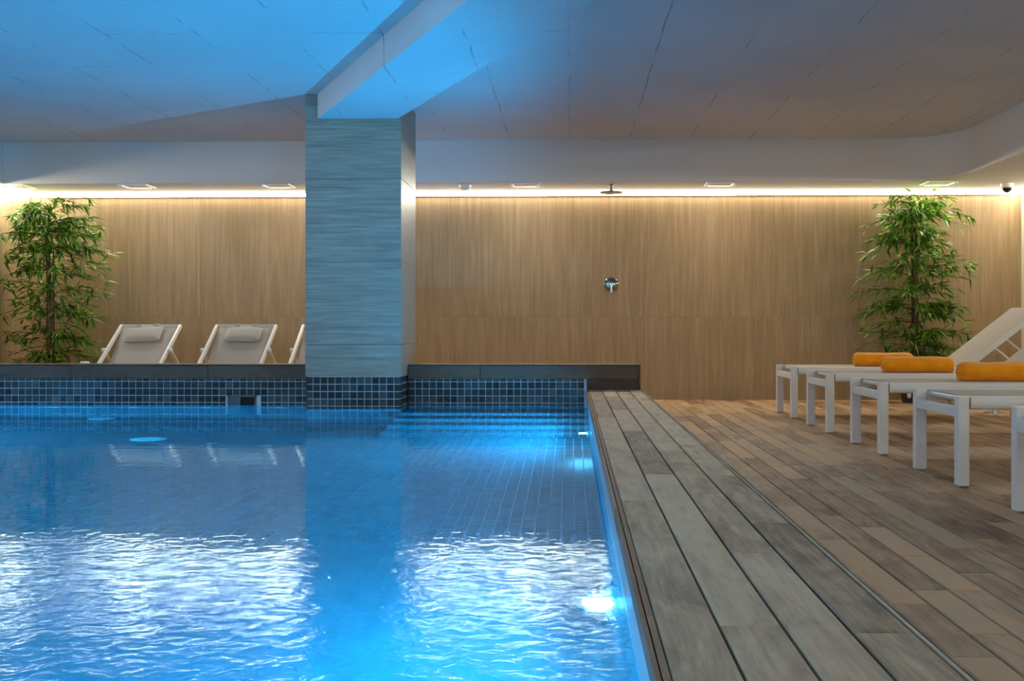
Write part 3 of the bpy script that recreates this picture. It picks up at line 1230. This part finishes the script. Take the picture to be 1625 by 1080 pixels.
# ------------------------------------------------------------------ bamboo plants
def bamboo(loc, top, seed, label, lean, prof):
    xmin = XL + PT + .05 - loc[0]
    rg = random.Random(seed)
    root = thing('potted_bamboo', loc, label, 'plant', 'bamboo plants by the back wall')
    MB().lathe([(.11, 0), (.15, .22), (.155, .24), (.14, .24), (.13, .215), (.0001, .21)], (0, 0, 0), 28).build('pot', M['pot'], root, smooth=True)
    canes = []
    offs = [(-.035, .0), (-.012, .02), (.012, -.015), (.035, .012), (.0, -.03)]
    for i, (ox, oy) in enumerate(offs):
        h = top * (.80, .93, .86, .74, .90)[i]
        c = [Vector((ox + lean * t * t * .3 + .01 * math.sin(3 * t + i), oy, .2 + (h - .2) * t)) for t in [k / 12 for k in range(13)]]
        canes.append(c)
        rs = [(.0115 - .005 * k / 12) * (1.12 if k % 2 == 0 else 1) for k in range(13)]
        MB().tube(c, rs, 8).build('cane', M['cane'], root, smooth=True)
    tw, lf = MB(), MB()

    def leaf(p, d, L, wdt):
        d = d.normalized()
        s = d.cross(Vector((rg.uniform(-.5, .5), rg.uniform(-.5, .5), 1))).normalized()
        u = s.cross(d).normalized()
        dr = Vector((0, 0, -L * .12))
        a = p
        b1 = p + d * L * .35 + s * wdt * .5 + u * wdt * .12
        b2 = p + d * L * .35 - s * wdt * .5 + u * wdt * .12
        c = p + d * L * .4
        e = p + d * L + dr
        n = len(lf.v)
        lf.v += [tuple(q) for q in (a, b1, c, b2, e)]
        lf.f += [(n, n + 1, n + 2), (n, n + 2, n + 3), (n + 1, n + 4, n + 2), (n + 2, n + 4, n + 3)]
    for _ in range(185):
        z = min(1, max(0, rg.choice((.04, .18, .31, .45, .58, .71, .83, .93, 1.0)) + rg.gauss(0, .022)))
        reach = prof(z) * rg.uniform(.55, 1.05)
        zz = .34 + (top - .42) * z
        cn = rg.choice(canes)
        p0 = min(cn, key=lambda q: abs(q.z - zz))
        az = rg.uniform(0, 2 * math.pi)
        d = Vector((math.cos(az), math.sin(az) * .55, 0))
        rise = rg.uniform(.15, .5) * (1.5 if z > .9 else 1)
        pts = []
        for k in range(7):
            t = k / 6
            pts.append(p0 + d * reach * t + Vector((0, 0, reach * (rise * t - .34 * t * t))))
        for q in pts:                       # keep clear of the walls
            q.y = min(q.y, .27)
            q.x = max(q.x, xmin)
        tw.tube(pts, [.0028 - .0016 * k / 6 for k in range(7)], 4, False)
        for k in range(2, 7):
            for _n in range(3 if k < 6 else 5):
                b = pts[k] + Vector((rg.uniform(-.02, .02), rg.uniform(-.02, .02), rg.uniform(-.015, .015)))
                dd = d * rg.uniform(.35, 1.1) + Vector((rg.uniform(-.6, .6), rg.uniform(-.5, .5), rg.uniform(-.62, .32)))
                if b.x + dd.normalized().x * .15 < xmin - .01:
                    dd.x = abs(dd.x)
                if b.y + dd.normalized().y * .12 > .30:
                    dd.y = -abs(dd.y)
                leaf(b, dd, rg.uniform(.085, .14), rg.uniform(.019, .030))
    zt = max(c[-1].z for c in canes)
    for _ in range(16):
        c = rg.choice(canes)[-1]
        for _n in range(4):
            dd = Vector((rg.uniform(-1, 1), rg.uniform(-.6, .3), rg.uniform(.2, 1.1)))
            leaf(c + Vector((rg.uniform(-.03, .03), 0, rg.uniform(-.05, .02))), dd, rg.uniform(.08, .13), .02)
    tag(tw.build('twigs', M['cane'], root), kind='stuff')
    tag(lf.build('foliage', M['leaf'], root, fix=False), kind='stuff')
    return root


pR = atY(1452, 560, 10.28)
bamboo((pR.x, 10.28, 0), 1.93, 11, 'leafy green bamboo plant rising behind the sunbeds', 0.0,
       lambda z: .49 - .2 * max(0, z - .85) / .15 - .06 * max(0, .2 - z) / .2)
pL = atY(80, 560, 10.05)
bamboo((pL.x, 10.05, 0), 1.86, 29, 'leafy green bamboo plant in the corner beside the deck chairs', -.03,
       lambda z: .49 - .12 * max(0, z - .88) / .12 - .14 * max(0, .3 - z) / .3)

# ------------------------------------------------------------------ shower, sensors, vents
p = atZ(970, 292.5, ZS)
yh = p.y
sh = thing('rain_shower', (p.x, yh, ZS), 'round rain shower head hanging from the soffit', 'shower head')
MB().lathe([(.022, 0), (.022, -.006), (.008, -.010), (.0075, -.045), (.013, -.048), (.013, -.060), (.006, -.062)], (0, 0, 0), 18).build('shower_arm', M['chrome'], sh, smooth=True)
MB().lathe([(.012, -.058), (.035, -.064), (.100, -.068), (.104, -.074), (.100, -.079), (.0001, -.080)], (0, 0, 0), 36).build('shower_disc', M['chrome'], sh, smooth=True)

p = atY(970, 451, YB - PT)
mx = thing('shower_mixer', p, 'round chrome shower mixer on the travertine wall', 'mixer tap')
MB().lathe([(.068, 0), (.068, -.004), (.060, -.010), (.034, -.014), (.0001, -.015)], (0, 0, 0), 40, 'y').build('cover_plate', M['chrome'], mx, smooth=True)
MB().lathe([(.024, -.012), (.024, -.040), (.020, -.046), (.0001, -.047)], (0, 0, 0), 24, 'y').build('cartridge', M['chrome'], mx, smooth=True)
MB().box((-.009, -.050, -.080), (.009, -.040, .004)).build('lever', M['chrome'], mx, bevel=.003)

p = atZ(738, 293.5, ZS)
tag(MB().lathe([(.052, 0), (.052, -.012), (.044, -.026), (.03, -.040), (.0001, -.046)], (p.x, p.y, ZS), 24).build('motion_sensor', M['plastic'], smooth=True),
    'small white domed motion sensor under the soffit beside the column', 'sensor')
p = atZ(1598, 291, ZS)
dc = thing('dome_camera', (p.x, p.y, ZS), 'white dome camera with dark lens bubble under the soffit', 'camera')
MB().lathe([(.055, 0), (.055, -.034), (.050, -.040), (.042, -.040)], (0, 0, 0), 28).build('camera_base', M['plastic'], dc, smooth=True)
MB().lathe([(.042 * math.cos(a), -.040 - .042 * math.sin(a)) for a in [math.pi / 2 * k / 8 for k in range(8)]] + [(.0001, -.082)], (0, 0, 0), 28).build('camera_dome', M['dark_glass'], dc, smooth=True)

vl = ['flat square downlight under the soffit in the corner by the bamboo', 'flat square downlight under the soffit above the deck chair by the bamboo',
      'flat square downlight under the soffit right beside the column, over the deck chairs', 'flat square downlight under the soffit between motion sensor and shower head',
      'flat square downlight under the soffit between shower head and the sunbeds', 'flat square downlight under the soffit above the bamboo behind the sunbeds']
for px, lb in zip((0, 217, 440, 833, 1143, 1490), vl):
    yv = 10.06
    xv = max(atY(px, 291, yv).x, XL + .17)
    v = thing('ceiling_downlight', (xv, yv, ZS), lb, 'downlight', 'square downlights under the soffit')
    w = .13
    fr = MB()
    for a, b in (((-w, -w, -.012), (w, -w + .03, 0)), ((-w, w - .03, -.012), (w, w, 0)), ((-w, -w + .03, -.012), (-w + .03, w - .03, 0)), ((w - .03, -w + .03, -.012), (w, w - .03, 0))):
        fr.box(a, b)
    fr.build('trim_frame', M['plastic'], v)
    e = w - .031
    MB().box((-e, -e, -.004), (e, e, -.001)).build('diffuser', M['down'], v)
    dl = bpy.data.lights.new('downlight_light', 'AREA')
    dl.shape = 'SQUARE'
    dl.size = 2 * e * .95
    dl.energy = DOWN_POWER
    dl.color = LED_COL
    do = bpy.data.objects.new('downlight_light', dl)
    COL.objects.link(do)
    do.parent = v
    do.location = (0, 0, -.008)

a, b = atY(1535, 536, YB - PT), atY(1560, 549, YB - PT)
pl = thing('wall_socket', ((a.x + b.x) / 2, YB - PT, (a.z + b.z) / 2), 'dark rectangular socket plate low on the travertine wall behind the sunbeds', 'socket')
w, h = (b.x - a.x) / 2, (a.z - b.z) / 2
MB().box((-w, -.008, -h), (w, 0, h)).build('plate', M['dark_plate'], pl, bevel=.003)
for s in (-1, 1):
    MB().box((s * w * .5 - w * .4, -.011, -h * .7), (s * w * .5 + w * .4, -.0075, h * .7)).build('socket_insert', M['dark_glass'], pl, bevel=.001)

# ------------------------------------------------------------------ light through the water surface reaches everything above it
for o in SC.objects:
    if o.type == 'MESH' and o.name not in UNDER and o is not water:
        o.cycles.is_caustics_receiver = True
